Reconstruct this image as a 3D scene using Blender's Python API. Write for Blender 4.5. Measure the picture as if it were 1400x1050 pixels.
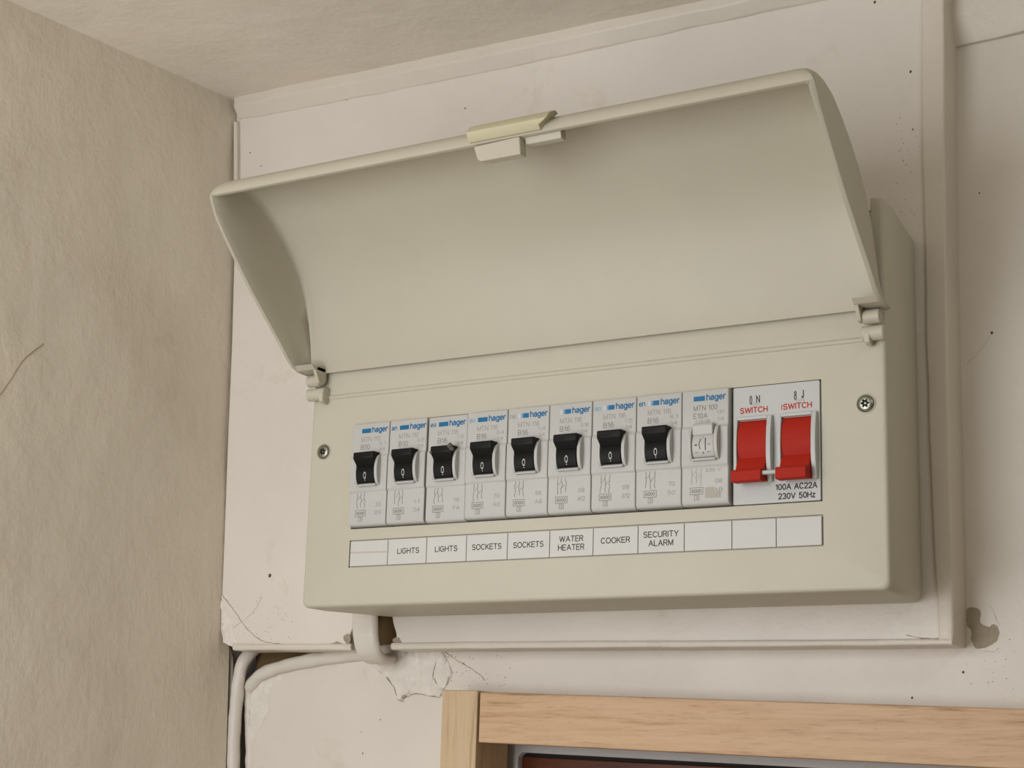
import bpy, bmesh, math, random
from mathutils import Vector, Matrix, noise
random.seed(7)
MM = 0.001
D = bpy.data
C = bpy.context.scene.collection
for o in list(D.objects): D.objects.remove(o)

# ------------------------------------------------------------------ camera
FPX = 2333.29
CAM = Vector((389.089, -519.966, -76.039))
RX = Vector((0.85535605, 0.51719513, 0.02958427))
UP = Vector((0.09150711, -0.20705423, 0.97404055))
FW = Vector((-0.50989458, 0.8304443, 0.22443212))
cam = D.cameras.new('camera'); co = D.objects.new('camera', cam); C.objects.link(co)
cam.sensor_width = 36; cam.lens = FPX / 1400 * 36; cam.clip_start = 0.01; cam.clip_end = 50
co.matrix_world = Matrix(((RX.x, UP.x, -FW.x, CAM.x * MM), (RX.y, UP.y, -FW.y, CAM.y * MM),
                          (RX.z, UP.z, -FW.z, CAM.z * MM), (0, 0, 0, 1)))
bpy.context.scene.camera = co
# ------------------------------------------------------------------ light
def lin(c):
    return tuple(((v / 255) / 12.92 if v / 255 <= 0.04045 else ((v / 255 + 0.055) / 1.055) ** 2.4) for v in c)
w = D.worlds.new('room_air'); bpy.context.scene.world = w; w.use_nodes = True
bg = w.node_tree.nodes['Background']; bg.inputs[0].default_value = (1.0, 0.895, 0.75, 1); bg.inputs[1].default_value = 0.43
def area(name, loc, target, sx, sy, power, col):
    l = D.lights.new(name, 'AREA'); l.shape = 'RECTANGLE'; l.size = sx; l.size_y = sy; l.energy = power; l.color = col
    o = D.objects.new(name, l); C.objects.link(o); o.location = loc
    o.rotation_euler = (Vector(target) - Vector(loc)).to_track_quat('-Z', 'Y').to_euler()
    return o
area('window_light', (-0.015, -0.54, -0.035), (-0.16, 0.05, -0.03), 0.32, 0.34, 2.2, (0.97, 1.0, 1.05))
area('side_window_light', (0.46, -0.20, 0.18), (0.2, 0.0, 0.14), 0.12, 0.05, 0.13, (0.84, 0.98, 1.0))
vs = bpy.context.scene.view_settings
vs.view_transform = 'Standard'; vs.look = 'None'; vs.gamma = 1; vs.exposure = 0.0
vs.use_curve_mapping = False

# ------------------------------------------------------------------ helpers (all lengths in mm)
def U(px, py, y):
    """point of the plane y = const that the photograph shows at (px, py)"""
    d = FW * FPX + RX * (px - 700) - UP * (py - 525)
    return CAM + d * ((y - CAM.y) / d.y)
def UX(px, py, x):
    d = FW * FPX + RX * (px - 700) - UP * (py - 525)
    return CAM + d * ((x - CAM.x) / d.x)
ORG = {}
def empty(name, loc, label=None, cat=None, group=None, kind=None):
    o = D.objects.new(name, None); C.objects.link(o); o.location = Vector(loc) * MM
    o.empty_display_size = 0.01; ORG[o.name] = Vector(loc); tag(o, label, cat, group, kind); return o
def tag(o, label=None, cat=None, group=None, kind=None):
    for k, v in (('label', label), ('category', cat), ('group', group), ('kind', kind)):
        if v: o[k] = v
    return o
def org(p):
    v = Vector((0, 0, 0))
    while p is not None:
        v = v + p.location / MM; p = p.parent
    return v
def link(name, me, mat, parent=None):
    o = D.objects.new(name, me); C.objects.link(o)
    if mat is not None and not me.materials: me.materials.append(mat)
    o.parent = parent
    return o
def build(name, bm, mat, parent=None, smooth=35, bevel=0, seg=2, origin=None, solid=0):
    """bm holds world mm coordinates"""
    og = org(parent) if parent else Vector((0, 0, 0))
    if parent is None and origin is None:
        vs_ = [v.co for v in bm.verts]
        origin = Vector(((min(v.x for v in vs_) + max(v.x for v in vs_)) / 2, (min(v.y for v in vs_) + max(v.y for v in vs_)) / 2, min(v.z for v in vs_)))
    loc = Vector((0, 0, 0))
    if parent is None: og = Vector(origin); loc = og
    bmesh.ops.recalc_face_normals(bm, faces=bm.faces)
    for v in bm.verts: v.co = (v.co - og) * MM
    me = D.meshes.new(name); bm.to_mesh(me); bm.free()
    o = link(name, me, mat, parent); o.location = loc * MM
    fin(o, smooth, bevel, seg, solid)
    return o
def fin(o, smooth=35, bevel=0, seg=2, solid=0):
    me = o.data
    if solid:
        m = o.modifiers.new('solid', 'SOLIDIFY'); m.thickness = solid * MM; m.offset = -1
    if bevel:
        m = o.modifiers.new('bevel', 'BEVEL'); m.width = bevel * MM; m.segments = seg; m.limit_method = 'ANGLE'; m.angle_limit = math.radians(32)
        m.harden_normals = bool(smooth)
    if smooth:
        for p in me.polygons: p.use_smooth = True
        try: me.set_sharp_from_angle(angle=math.radians(smooth))
        except Exception: pass
def box(bm, x0, x1, y0, y1, z0, z1):
    vs_ = [bm.verts.new((x, y, z)) for x in (x0, x1) for y in (y0, y1) for z in (z0, z1)]
    for f in ((0, 1, 3, 2), (4, 6, 7, 5), (0, 4, 5, 1), (2, 3, 7, 6), (0, 2, 6, 4), (1, 5, 7, 3)):
        bm.faces.new([vs_[i] for i in f])
    return bm
def prism(bm, prof, a0, a1, axis):
    """closed outline swept along an axis: 'x' takes (y,z), 'y' takes (x,z), 'z' takes (x,y)"""
    def P(q, a):
        return {'x': (a, q[0], q[1]), 'y': (q[0], a, q[1]), 'z': (q[0], q[1], a)}[axis]
    A = [bm.verts.new(P(q, a0)) for q in prof]; B = [bm.verts.new(P(q, a1)) for q in prof]
    n = len(prof)
    for i in range(n): bm.faces.new((A[i], A[(i + 1) % n], B[(i + 1) % n], B[i]))
    bm.faces.new(A); bm.faces.new(B[::-1])
    return bm
def B(): return bmesh.new()
def loft(bm, loops, close=True, cap0=True, cap1=True):
    L = [[bm.verts.new(p) for p in l] for l in loops]
    for a, b in zip(L[:-1], L[1:]):
        n = len(a)
        for i in range(n if close else n - 1):
            bm.faces.new((a[i], a[(i + 1) % n], b[(i + 1) % n], b[i]))
    if cap0: bm.faces.new(L[0])
    if cap1: bm.faces.new(L[-1][::-1])
    return L
def tube(bm, pts, r, n=12, cap=True, jit=0):
    pts = [Vector(p) for p in pts]; loops = []; prev = None
    for i, p in enumerate(pts):
        t = (pts[min(i + 1, len(pts) - 1)] - pts[max(i - 1, 0)]).normalized()
        ref = prev if prev is not None else (Vector((0, 1, 0)) if abs(t.y) < .8 else Vector((0, 0, 1)))
        a = (ref - t * ref.dot(t)).normalized(); prev = a; b = t.cross(a)
        rr = r[min(i, len(r) - 1)] if isinstance(r, (list, tuple)) else r
        l = []
        for k in range(n):
            an = 2 * math.pi * k / n
            q = p + (a * math.cos(an) + b * math.sin(an)) * rr
            if jit: q += noise.noise_vector(q * .22) * jit
            l.append(q)
        loops.append(l)
    loft(bm, loops, True, cap, cap)
    return bm
def smoothpath(pts, n=6):
    pts = [Vector(p) for p in pts]; out = []
    for i in range(len(pts) - 1):
        p0 = pts[max(i - 1, 0)]; p1 = pts[i]; p2 = pts[i + 1]; p3 = pts[min(i + 2, len(pts) - 1)]
        for k in range(n):
            t = k / n
            out.append(.5 * ((2 * p1) + (p2 - p0) * t + (2 * p0 - 5 * p1 + 4 * p2 - p3) * t * t + (3 * p1 - p0 - 3 * p2 + p3) * t ** 3))
    out.append(pts[-1]); return out
def rrect(x0, x1, z0, z1, r, n=5):
    out = []
    for cx, cz, a0 in ((x1 - r, z0 + r, -90), (x1 - r, z1 - r, 0), (x0 + r, z1 - r, 90), (x0 + r, z0 + r, 180)):
        for k in range(n + 1):
            a = math.radians(a0 + 90 * k / n); out.append((cx + r * math.cos(a), cz + r * math.sin(a)))
    return out
def plate(bm, outer, holes, y):
    """flat face at y with holes"""
    es = []
    for lp in [outer] + holes:
        v = [bm.verts.new((q[0], y, q[1])) for q in lp]
        es += [bm.edges.new((v[i], v[(i + 1) % len(v)])) for i in range(len(v))]
    bmesh.ops.triangle_fill(bm, use_beauty=True, use_dissolve=False, edges=es)
def walls(bm, loop, y0, y1):
    a = [bm.verts.new((q[0], y0, q[1])) for q in loop]; b = [bm.verts.new((q[0], y1, q[1])) for q in loop]
    n = len(loop)
    for i in range(n): bm.faces.new((a[i], a[(i + 1) % n], b[(i + 1) % n], b[i]))

# ------------------------------------------------------------------ materials
def mat(name, col, rough=.5, spec=.5, metal=0):
    m = D.materials.new(name); m.use_nodes = True
    b = m.node_tree.nodes['Principled BSDF']
    spec *= .7
    b.inputs['Base Color'].default_value = (*lin(col), 1); b.inputs['Roughness'].default_value = rough
    b.inputs['Specular IOR Level'].default_value = spec; b.inputs['Metallic'].default_value = metal
    return m
def N(m, t, **k):
    n = m.node_tree.nodes.new(t)
    for a, v in k.items():
        if a in n.inputs: n.inputs[a].default_value = v
        else: setattr(n, a, v)
    return n
def L(m, a, b): m.node_tree.links.new(a, b)
def ramp(m, fac, stops):
    r = N(m, 'ShaderNodeValToRGB'); cr = r.color_ramp
    while len(cr.elements) < len(stops): cr.elements.new(.5)
    for e, (p, c) in zip(cr.elements, stops): e.position = p; e.color = (*c, 1)
    L(m, fac, r.inputs[0]); return r.outputs[0]
def mix(m, fac, a, b, mode='MIX'):
    n = N(m, 'ShaderNodeMix', data_type='RGBA', blend_type=mode)
    for sock, v in ((n.inputs[0], fac), (n.inputs[6], a), (n.inputs[7], b)):
        if isinstance(v, (int, float)): sock.default_value = v
        elif isinstance(v, tuple): sock.default_value = (*v, 1)
        else: L(m, v, sock)
    return n.outputs[2]
def pos(m, scale=(1, 1, 1)):
    g = N(m, 'ShaderNodeNewGeometry'); mp = N(m, 'ShaderNodeMapping'); mp.inputs['Scale'].default_value = scale
    L(m, g.outputs['Position'], mp.inputs[0]); return mp.outputs[0]
def noise_(m, vec, scale, detail=4, rough=.55, dist=0):
    n = N(m, 'ShaderNodeTexNoise'); n.inputs['Scale'].default_value = scale; n.inputs['Detail'].default_value = detail
    n.inputs['Roughness'].default_value = rough; n.inputs['Distortion'].default_value = dist; L(m, vec, n.inputs['Vector']); return n.outputs[0]
def bump(m, h, strength, dist, prev=None):
    b = N(m, 'ShaderNodeBump'); b.inputs['Strength'].default_value = strength; b.inputs['Distance'].default_value = dist
    L(m, h, b.inputs['Height'])
    if prev: L(m, prev, b.inputs['Normal'])
    return b.outputs[0]
def bsdf(m): return m.node_tree.nodes['Principled BSDF']
def paint(name, col, dirt, rough=.42, brush=None, speck=.5, bigbump=.35, gritty=0):
    """old painted plaster: uneven tone, faint grime blotches, scattered specks, lumpy relief"""
    m = mat(name, col, rough, .4); v = pos(m)
    c0 = lin(col); c1 = lin(dirt)
    tone = ramp(m, noise_(m, v, 14, 5, .6), [(.35, tuple(x * .93 for x in c0)), (.65, c0)])
    gr = ramp(m, noise_(m, v, 33, 9, .72, .4), [(.60, (0, 0, 0)), (.80, (.35, .35, .35))])
    c = mix(m, gr, tone, c1)
    fl = ramp(m, noise_(m, v, 520, 3, .7), [(.71, (0, 0, 0)), (.78, (.5 * speck,) * 3)])
    patch = ramp(m, noise_(m, v, 22, 3, .5), [(.52, (0, 0, 0)), (.62, (1, 1, 1))])
    flm = N(m, 'ShaderNodeMath', operation='MULTIPLY'); L(m, fl, flm.inputs[0]); L(m, patch, flm.inputs[1])
    c = mix(m, flm.outputs[0], c, tuple(x * .35 for x in c1))
    L(m, c, bsdf(m).inputs['Base Color'])
    b = bump(m, noise_(m, v, 30, 5, .55), bigbump, .004)
    b = bump(m, noise_(m, v, 330, 4, .6), .16, .0012, b)
    if gritty: b = bump(m, noise_(m, v, 190, 6, .7, 1.0), .6, .0022, b)
    if brush:
        br_ = noise_(m, pos(m, brush), 1, 4, .6, 1.2)
        msk = ramp(m, noise_(m, v, 11, 2, .5), [(.42, (.12, .12, .12)), (.6, (1, 1, 1))])
        mm = N(m, 'ShaderNodeMath', operation='MULTIPLY'); L(m, br_, mm.inputs[0]); L(m, msk, mm.inputs[1])
        b = bump(m, mm.outputs[0], .22, .0012, b)
    L(m, b, bsdf(m).inputs['Normal'])
    return m
M = {}
M['wall'] = paint('white_gloss_paint', (219, 211, 200), (170, 150, 128))
M['board'] = paint('white_board_paint', (221, 213, 203), (172, 152, 130), .38, bigbump=.22)
M['left'] = paint('cream_wall_paint', (223, 213, 195), (174, 155, 128), .5, brush=(900, 420, 60), speck=.2, bigbump=.5)
M['ceiling'] = paint('ceiling_paint', (233, 224, 210), (178, 160, 137), .6, bigbump=.5)
M['trim'] = paint('trim_paint', (215, 206, 193), (140, 120, 96), .4, bigbump=.4)
M['pipe'] = paint('pipe_paint', (216, 209, 198), (140, 122, 98), .35, bigbump=.5)
M['rough'] = paint('rough_plaster', (232, 225, 214), (150, 126, 98), .7, speck=1.0, bigbump=1.0, gritty=1)
M['bare'] = paint('bare_filler', (168, 156, 136), (96, 80, 62), .8, speck=1.2, bigbump=1.0, gritty=1)
M['recess'] = paint('brown_old_timber', (104, 82, 52), (52, 38, 22), .9)
def plastic(name, col, rough=.38, var=.04, bmp=.05, spec=.5):
    m = mat(name, col, rough, spec); v = pos(m); c = lin(col)
    L(m, ramp(m, noise_(m, v, 40, 5, .6), [(.3, tuple(x * (1 - var) for x in c)), (.7, c)]), bsdf(m).inputs['Base Color'])
    L(m, bump(m, noise_(m, v, 1500, 2, .5), bmp, .0003), bsdf(m).inputs['Normal'])
    return m
M['cover'] = plastic('aged_cream_plastic', (187, 181, 163), .5)
M['lid'] = plastic('aged_cream_lid_plastic', (183, 176, 158), .45)
M['latch'] = plastic('yellowed_latch_plastic', (188, 180, 149), .4)
M['grey'] = plastic('light_grey_breaker_plastic', (183, 181, 176), .45, .03)
M['switchface'] = plastic('white_grey_switch_plastic', (184, 184, 180), .4, .03)
M['black'] = plastic('black_toggle_plastic', (13, 14, 12), .55, .2, .12, .3)
M['blackworn'] = mat('chipped_black_plastic', (92, 90, 80), .8)
M['red'] = plastic('red_toggle_plastic', (164, 34, 18), .6, .06, .08, .25)
M['card'] = plastic('white_label_card', (197, 195, 189), .5, .03)
M['dark'] = mat('interior_shade_black', (26, 24, 20), .9)  # near-black colour standing in for shade in gaps and recesses
M['seal'] = mat('black_rubber_seal', (14, 13, 12), .7)
M['steel'] = mat('zinc_plated_steel', (150, 150, 136), .38, .5, 1.0)
M['dirtline'] = mat('grime_brown', (150, 128, 104), .9)
M['speck'] = mat('dark_brown_speck', (98, 76, 52), .9)
M['blue'] = mat('blue_print', (0, 98, 142), .5)
M['blue2'] = mat('faint_blue_print', (120, 160, 185), .5)
M['inkgrey'] = mat('grey_print', (150, 147, 140), .6)
M['inkmid'] = mat('mid_grey_print', (118, 115, 108), .6)
M['ink'] = mat('black_print', (48, 46, 43), .6)
M['inkred'] = mat('red_print', (176, 40, 34), .6)
M['inkwhite'] = mat('white_print', (196, 196, 190), .6)
M['stain'] = mat('faint_pink_brown_stain', (184, 172, 160), .6)
def fade():
    m = mat('blue_print_fading', (20, 104, 165), .5)
    t = N(m, 'ShaderNodeTexCoord'); s = N(m, 'ShaderNodeSeparateXYZ'); L(m, t.outputs['Generated'], s.inputs[0])
    L(m, ramp(m, s.outputs[0], [(.05, lin((196, 200, 200))), (.5, lin((0, 98, 142)))]), bsdf(m).inputs['Base Color'])
    return m
M['bluefade'] = fade()
def wood(name, cols, sc, rough=.45):
    m = mat(name, cols[0], rough, .35); v = pos(m, sc)
    n1 = noise_(m, v, 1, 6, .65, .25)
    c = ramp(m, n1, [(.28, lin(cols[2])), (.42, lin(cols[1])), (.60, lin(cols[0])), (.8, lin(cols[1]))])
    v2 = pos(m, tuple(x * 4.5 for x in sc)); n2 = noise_(m, v2, 1, 4, .7)
    c = mix(m, ramp(m, n2, [(.56, (0, 0, 0)), (.72, (.55, .55, .55))]), c, lin(cols[2]))
    L(m, c, bsdf(m).inputs['Base Color'])
    L(m, bump(m, n2, .12, .0006), bsdf(m).inputs['Normal'])
    return m
beech = ((200, 168, 134), (190, 156, 121), (150, 114, 82))
M['beechX'] = wood('beech_grain_across', beech, (26, 160, 420))
M['beechZ'] = wood('beech_grain_upright', ((200, 176, 143), (194, 169, 134), (166, 138, 104)), (330, 150, 16))
M['beechside'] = wood('beech_shaded_reveal', ((170, 132, 88), (150, 112, 72), (120, 86, 52)), (190, 120, 12))
M['mahog'] = wood('dark_mahogany', ((92, 48, 26), (74, 36, 18), (48, 22, 12)), (20, 120, 160), .3)
M['framegrey'] = paint('grey_white_window_frame', (188, 184, 182), (100, 92, 84), .5, speck=1.5)

# ------------------------------------------------------------------ the room
TOPC = U(323, 138, 50); BOTC = U(300, 885, 50)
lean = (BOTC.x - TOPC.x) / (TOPC.z - BOTC.z)
def lx(z): return TOPC.x + lean * (TOPC.z - z)
bm = B()
ny, nz = 40, 30
g = [[None] * (nz + 1) for _ in range(ny + 1)]
for i in range(ny + 1):
    for j in range(nz + 1):
        y = 56.5 - 476 * (i / ny) ** 1.5; z = -330 + 700 * j / nz
        dx = 1.1 * noise.noise(Vector((0, y * .02, z * .02))) * min(1, i / 3)
        g[i][j] = bm.verts.new((lx(z) + dx, y, z))
for i in range(ny):
    for j in range(nz): bm.faces.new((g[i][j], g[i + 1][j], g[i + 1][j + 1], g[i][j + 1]))
# 40 mm thick
ext = bmesh.ops.extrude_face_region(bm, geom=bm.faces[:])
for v in [e for e in ext['geom'] if isinstance(e, bmesh.types.BMVert)]: v.co.x -= 40
wl = build('wall_left', bm, M['left'], None, 60); tag(wl, kind='structure')
bm = B(); box(bm, lx(-26) - 40, lx(-26) - 3, 62, 110, -330, 380)
tag(build('return', bm, M['wall'], wl, 30), label='return of the left wall behind the corner')

cp = [U(323, 138, 50), U(960, 8, 50), UX(20, 5, TOPC.x)]
cn = (cp[1] - cp[0]).cross(cp[2] - cp[0]).normalized()
def cz(x, y): return cp[0].z - (cn.x * (x - cp[0].x) + cn.y * (y - cp[0].y)) / cn.z
bm = B(); g = [[None] * 41 for _ in range(31)]
for i in range(31):
    for j in range(41):
        x = -170 + 1270 * (j / 40) ** 1.5; y = 115 - 1300 * (i / 30) ** 1.5
        g[i][j] = bm.verts.new((x, y, cz(x, y) + .7 * noise.noise(Vector((x * .02, y * .02, 3)))))
for i in range(30):
    for j in range(40): bm.faces.new((g[i][j], g[i][j + 1], g[i + 1][j + 1], g[i + 1][j]))
ext = bmesh.ops.extrude_face_region(bm, geom=bm.faces[:])
for v in [e for e in ext['geom'] if isinstance(e, bmesh.types.BMVert)]: v.co.z += 30
tag(build('ceiling', bm, M['ceiling'], None, 60), kind='structure')

M['shadewall'] = paint('shade_wall_paint', (132, 110, 82), (96, 78, 56), .7)
bm = B(); box(bm, 500, 520, 90, -1100, -330, 213)
tag(build('added_shade_wall', bm, M['shadewall'], None, 30), kind='structure')  # unseen wall, added so the right side of the box falls into shade
# back wall plaster: one slab with its left edge broken away beside the pipes, and the doorway cut out
WY = 64
pl = [(337, 1300), (337, 1050), (338, 985), (337, 935), (343, 924), (360, 917), (392, 909), (430, 903), (470, 899), (500, 898),
      (528, 893), (545, 888), (562, 884), (566, 876), (566, 840)]
prof = [(U(a, b, WY).x, U(a, b, WY).z) for a, b in pl]
xl = 20.0
zt = -55
prof += [(prof[-1][0], 235), (520, 235), (520, -330), (486, -330), (486, zt), (xl, zt), (xl, -330), (prof[0][0], -330)]
bm = B(); prism(bm, prof, WY, WY + 26, 'y')
wb = build('wall_back', bm, M['wall'], None, 30, .6, 3); tag(wb, kind='structure')
bm = B(); box(bm, -170, 30, 96, 104, -330, 240); box(bm, U(350, 900, 68).x, U(566, 900, 68).x, 68, 92, -44, 6)
tag(build('timber_backing', bm, M['recess'], wb, 30), label='bare brown timber seen through the gaps')

# mounting board (thing): painted sheet the box is screwed to
BY = 50
zb = [U(x, y, BY).z for x, y in ((318, 884), (900, 878), (1300, 876))]
def P2(pts, y): return [(U(a, b, y).x, U(a, b, y).z) for a, b in pts]
outl = P2([(323, 140), (321, 300), (316, 480), (311, 600), (305, 760), (301, 862), (306, 878), (318, 884), (400, 884), (479, 882),
           (476, 872), (482, 858), (486, 838)], BY)
outl += P2([(535, 838), (537, 852), (541, 866), (542, 882), (560, 880), (760, 879), (1000, 877), (1264, 875), (1286, 873)], BY)
outl += P2([(1284, 700), (1276, 450), (1270, 250), (1267, 100), (1265, -30)], BY)
outl[-1] = (outl[-1][0], 245.0); outl += [(outl[0][0], 245.0)]
bm = B(); prism(bm, outl, BY, BY + 13.5, 'y')
bd = build('mounting_board', bm, M['board'], None, 30, .7, 3)
tag(bd, 'flat white painted backboard behind the fuse box', 'board')

def strip(name, pts_a, pts_b, ya, yb, m, jit=.25, bev=.6, parent=None):
    """long moulding whose two long edges follow pts_a and pts_b at depth ya, running back to yb"""
    A = [U(a, b, ya) for a, b in pts_a]; Bp = [U(a, b, ya) for a, b in pts_b]
    A = smoothpath(A, 8); Bp = smoothpath(Bp, 8); loops = []
    for a, b in zip(A, Bp):
        j1 = noise.noise_vector(a * .06) * jit; j2 = noise.noise_vector(b * .07 + Vector((5, 5, 5))) * jit
        a = a + j1; b = b + j2
        mid = (a + b) / 2; mid.y -= .5
        loops.append([Vector((a.x, yb, a.z)), a, mid, b, Vector((b.x, yb, b.z))])
    bm = B(); loft(bm, loops, True)
    return tag(build(name, bm, m, parent, 40, bev, 3), kind='structure' if parent is None else None)
# coving batten along the ceiling, in two slopes
def coving(name, up, lo, y0, yw, m):
    A = smoothpath([U(a, b, y0) for a, b in up], 10); Bp = smoothpath([U(a, b, y0 + 4) for a, b in lo], 10)
    loops = []
    for a, b in zip(A, Bp):
        a = a + noise.noise_vector(a * .05) * .8; b = b + noise.noise_vector(b * .06) * .6
        a.z = max(a.z, cz(a.x, a.y) - .1) if name == 'trim_1' else a.z
        m1 = a.lerp(b, .45) + Vector((0, -2.2, 0)); m1 += noise.noise_vector(a * .04 + Vector((9, 0, 0))) * .5
        loops.append([Vector((a.x, yw, a.z + 6)), Vector((a.x, a.y, a.z + 2)), m1, b, Vector((b.x, yw, b.z + .5))])
    bm = B(); loft(bm, loops, True)
    return tag(build(name, bm, m, None, 40, .8, 3), kind='structure')
coving('trim_1', [(318, 141), (370, 131), (440, 117), (600, 86), (800, 42), (960, 6), (1250, -58)],
       [(325, 164), (360, 158), (440, 143), (600, 112), (800, 70), (960, 35), (1250, -26)], 45.5, 62, M['trim'])
coving('trim_4', [(1284, -2), (1340, -14), (1400, -28), (1600, -80), (2300, -260)], [(1290, 68), (1323, 60), (1400, 42), (1600, -5), (2300, -180)], 58, 70, M['trim'])
strip('trim_2', [(1260, -80), (1260, 150), (1263, 320), (1269, 560), (1279, 800), (1281, 875)],
      [(1291, -80), (1291, 150), (1293, 320), (1297, 560), (1303, 800), (1302, 877)], 48.6, 66, M['trim'], .3, .9)
strip('trim_3', [(318, 880), (480, 880)], [(318, 889), (480, 889)], 49.0, 64, M['trim'], .25, .6)
strip('trim_5', [(534, 878.5), (760, 876.5), (1000, 875.5), (1200, 874), (1302, 873.5)],
      [(534, 888), (760, 886), (1000, 884.5), (1200, 883), (1302, 882)], 49.0, 64, M['trim'], .2, .6)
strip('trim_6', [(319, 166), (319, 210), (319, 262)], [(324, 166), (324, 210), (324, 262)], 47.6, 52, M['trim'], .1, .5)

# pipes buried in plaster at the lower left
bm = B(); tube(bm, smoothpath([U(352, 884, 66), U(338, 898, 62), U(329, 915, 60), U(324, 950, 60), U(320, 1000, 60), U(318, 1060, 60), U(314, 1180, 60), U(306, 1400, 60), U(294, 1800, 60)], 8), 2.9, 14, True, .35)
o = build('conduit_pipe', bm, M['pipe'], None, 70); tag(o, 'white painted vertical pipe in the left corner below the board', 'pipe')
bm = B(); tube(bm, smoothpath([U(330, 1800, 66), U(337, 1400, 66), U(342, 1120, 66), U(343, 1050, 66), U(342, 960, 66), U(345, 936, 64), U(362, 920, 63), U(400, 908, 63), U(450, 899, 63), U(500, 894, 64), U(560, 889, 68)], 8), [2.4] * 32 + [2.9] * 33, 14, True, .5)
o = build('conduit_pipe', bm, M['pipe'], None, 70); tag(o, 'white painted pipe bending from upright to level under the board', 'pipe')
bm = B(); tube(bm, smoothpath([U(311, 884, 60), U(315, 896, 60), U(316, 930, 60), U(313, 1000, 60), U(309, 1080, 60)], 6), 0.9, 8, True, .3)
tag(build('ragged_edge', bm, M['trim'], wl, 60), label='thin chipped white edge of the left wall')

def blob(name, pts, y, th, m, parent, step=.9, amp=.8, label=None, edge=.5):
    """uneven plaster patch inside an outline, with a ragged rim"""
    n_ = len(pts); sp = []
    for i in range(n_):                                    # round the outline before roughening it
        p0, p1, p2, p3 = (Vector(pts[(i + k) % n_]) for k in (-1, 0, 1, 2))
        for t in (0, .25, .5, .75):
            sp.append(.5 * ((2 * p1) + (p2 - p0) * t + (2 * p0 - 5 * p1 + 4 * p2 - p3) * t * t + (3 * p1 - p0 - 3 * p2 + p3) * t ** 3))
    poly = [(U(q[0], q[1], y).x, U(q[0], q[1], y).z) for q in sp]
    # ragged outline
    rag = []
    for i in range(len(poly)):
        a = Vector(poly[i]); b = Vector(poly[(i + 1) % len(poly)]); n = max(1, int((b - a).length / step))
        for k in range(n):
            q = a.lerp(b, k / n); nn = noise.noise_vector(Vector((q.x * .5, 0, q.y * .5))) * edge * 1.3 + noise.noise_vector(Vector((q.x * 1.7, 4, q.y * 1.7))) * edge * .8
            rag.append((q.x + nn.x, q.y + nn.z))
    bm = B()
    v = [bm.verts.new((q[0], y, q[1])) for q in rag]
    es = [bm.edges.new((v[i], v[(i + 1) % len(v)])) for i in range(len(v))]
    bmesh.ops.triangle_fill(bm, use_beauty=True, use_dissolve=False, edges=es)
    bmesh.ops.subdivide_edges(bm, edges=[e for e in bm.edges if e.calc_length() > 3], cuts=2, use_grid_fill=True)
    bmesh.ops.triangulate(bm, faces=bm.faces[:])
    bmesh.ops.subdivide_edges(bm, edges=[e for e in bm.edges if e.calc_length() > 2], cuts=1)
    bmesh.ops.triangulate(bm, faces=bm.faces[:])
    bound = {vv for e in bm.edges if len(e.link_faces) == 1 for vv in e.verts}
    for vv in bm.verts:
        h = 0 if vv in bound else 1
        vv.co.y = y - th * (.35 + .65 * h) - amp * h * noise.noise(Vector((vv.co.x * .35, 2, vv.co.z * .35))) * 1.0
    be = [e for e in bm.edges if len(e.link_faces) == 1]
    r = bmesh.ops.extrude_edge_only(bm, edges=be)
    for e in r['geom']:
        if isinstance(e, bmesh.types.BMVert): e.co.y = y + .6
    o = build(name, bm, m, parent, 60)
    if label: o['label'] = label
    return o
blob('rough_plaster', [(500, 896), (530, 894), (566, 889), (600, 888), (612, 903), (618, 925), (606, 944), (601, 953), (585, 951), (570, 947), (556, 951), (551, 958),
      (544, 957), (541, 945), (531, 929), (516, 917)], WY, .9, M['rough'], wb, 1.1, .9, 'rough knobbly plaster patch left of the wooden frame')
blob('rough_plaster', [(341, 932), (352, 926), (376, 922), (388, 926), (374, 936), (368, 952), (366, 975), (352, 1000), (341, 1010)], WY, .25, M['rough'], wb, 1.1, .35, 'rough plaster patch below the bent pipe')
blob('bare_patch', [(1314, 842), (1322, 832), (1334, 831), (1341, 838), (1340, 851), (1352, 857), (1360, 853), (1366, 864), (1363, 877), (1350, 884),
      (1336, 887), (1329, 876), (1328, 862), (1319, 853)], WY, .3, M['bare'], wb, 1.0, .6, 'bone-shaped bare brown patch of chipped plaster', .3)
blob('chipped_corner', [(303, 812), (309, 838), (316, 850), (320, 868), (324, 882), (308, 880), (303, 862)], BY, .25, M['rough'], bd, 1.0, .5, 'chipped brownish corner of the board')
blob('chip', [(544, 948), (550, 943), (555, 949), (550, 956)], WY - .6, .3, M['bare'], wb, .8, .3)
blob('chip', [(470, 871), (476, 866), (480, 876), (474, 881)], BY, .3, M['bare'], bd, .8, .3)
blob('chip', [(537, 874), (543, 871), (549, 879), (540, 880)], BY, .3, M['bare'], bd, .8, .3)
blob('chip', [(453, 880), (460, 877), (468, 880), (462, 882)], BY, .2, M['bare'], bd, .8, .3)
def crack(pts, y, w, parent, m='dirtline', name='crack', sag=.35):
    P = smoothpath([U(a, b, y) for a, b in pts], 6); bm = B(); out = []
    for i, p in enumerate(P):
        p = p + Vector((noise.noise(p * .9), 0, noise.noise(p * .8 + Vector((7, 0, 0))))) * .5
        out.append(Vector((p.x, y, p.z)))
    tube(bm, out, [w * (.35 + .65 * abs(noise.noise(p * .7)) * 1.6) for p in out], 5, True)
    return build(name, bm, M[m], parent, 60)
crack([(303, 812), (318, 832), (328, 846), (340, 862), (356, 875), (380, 880), (420, 882)], BY, .28, bd)
crack([(320, 858), (345, 838), (352, 828), (358, 815)], BY, .14, bd)
crack([(606, 890), (630, 905), (652, 920), (664, 930)], WY, .25, wb)
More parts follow.
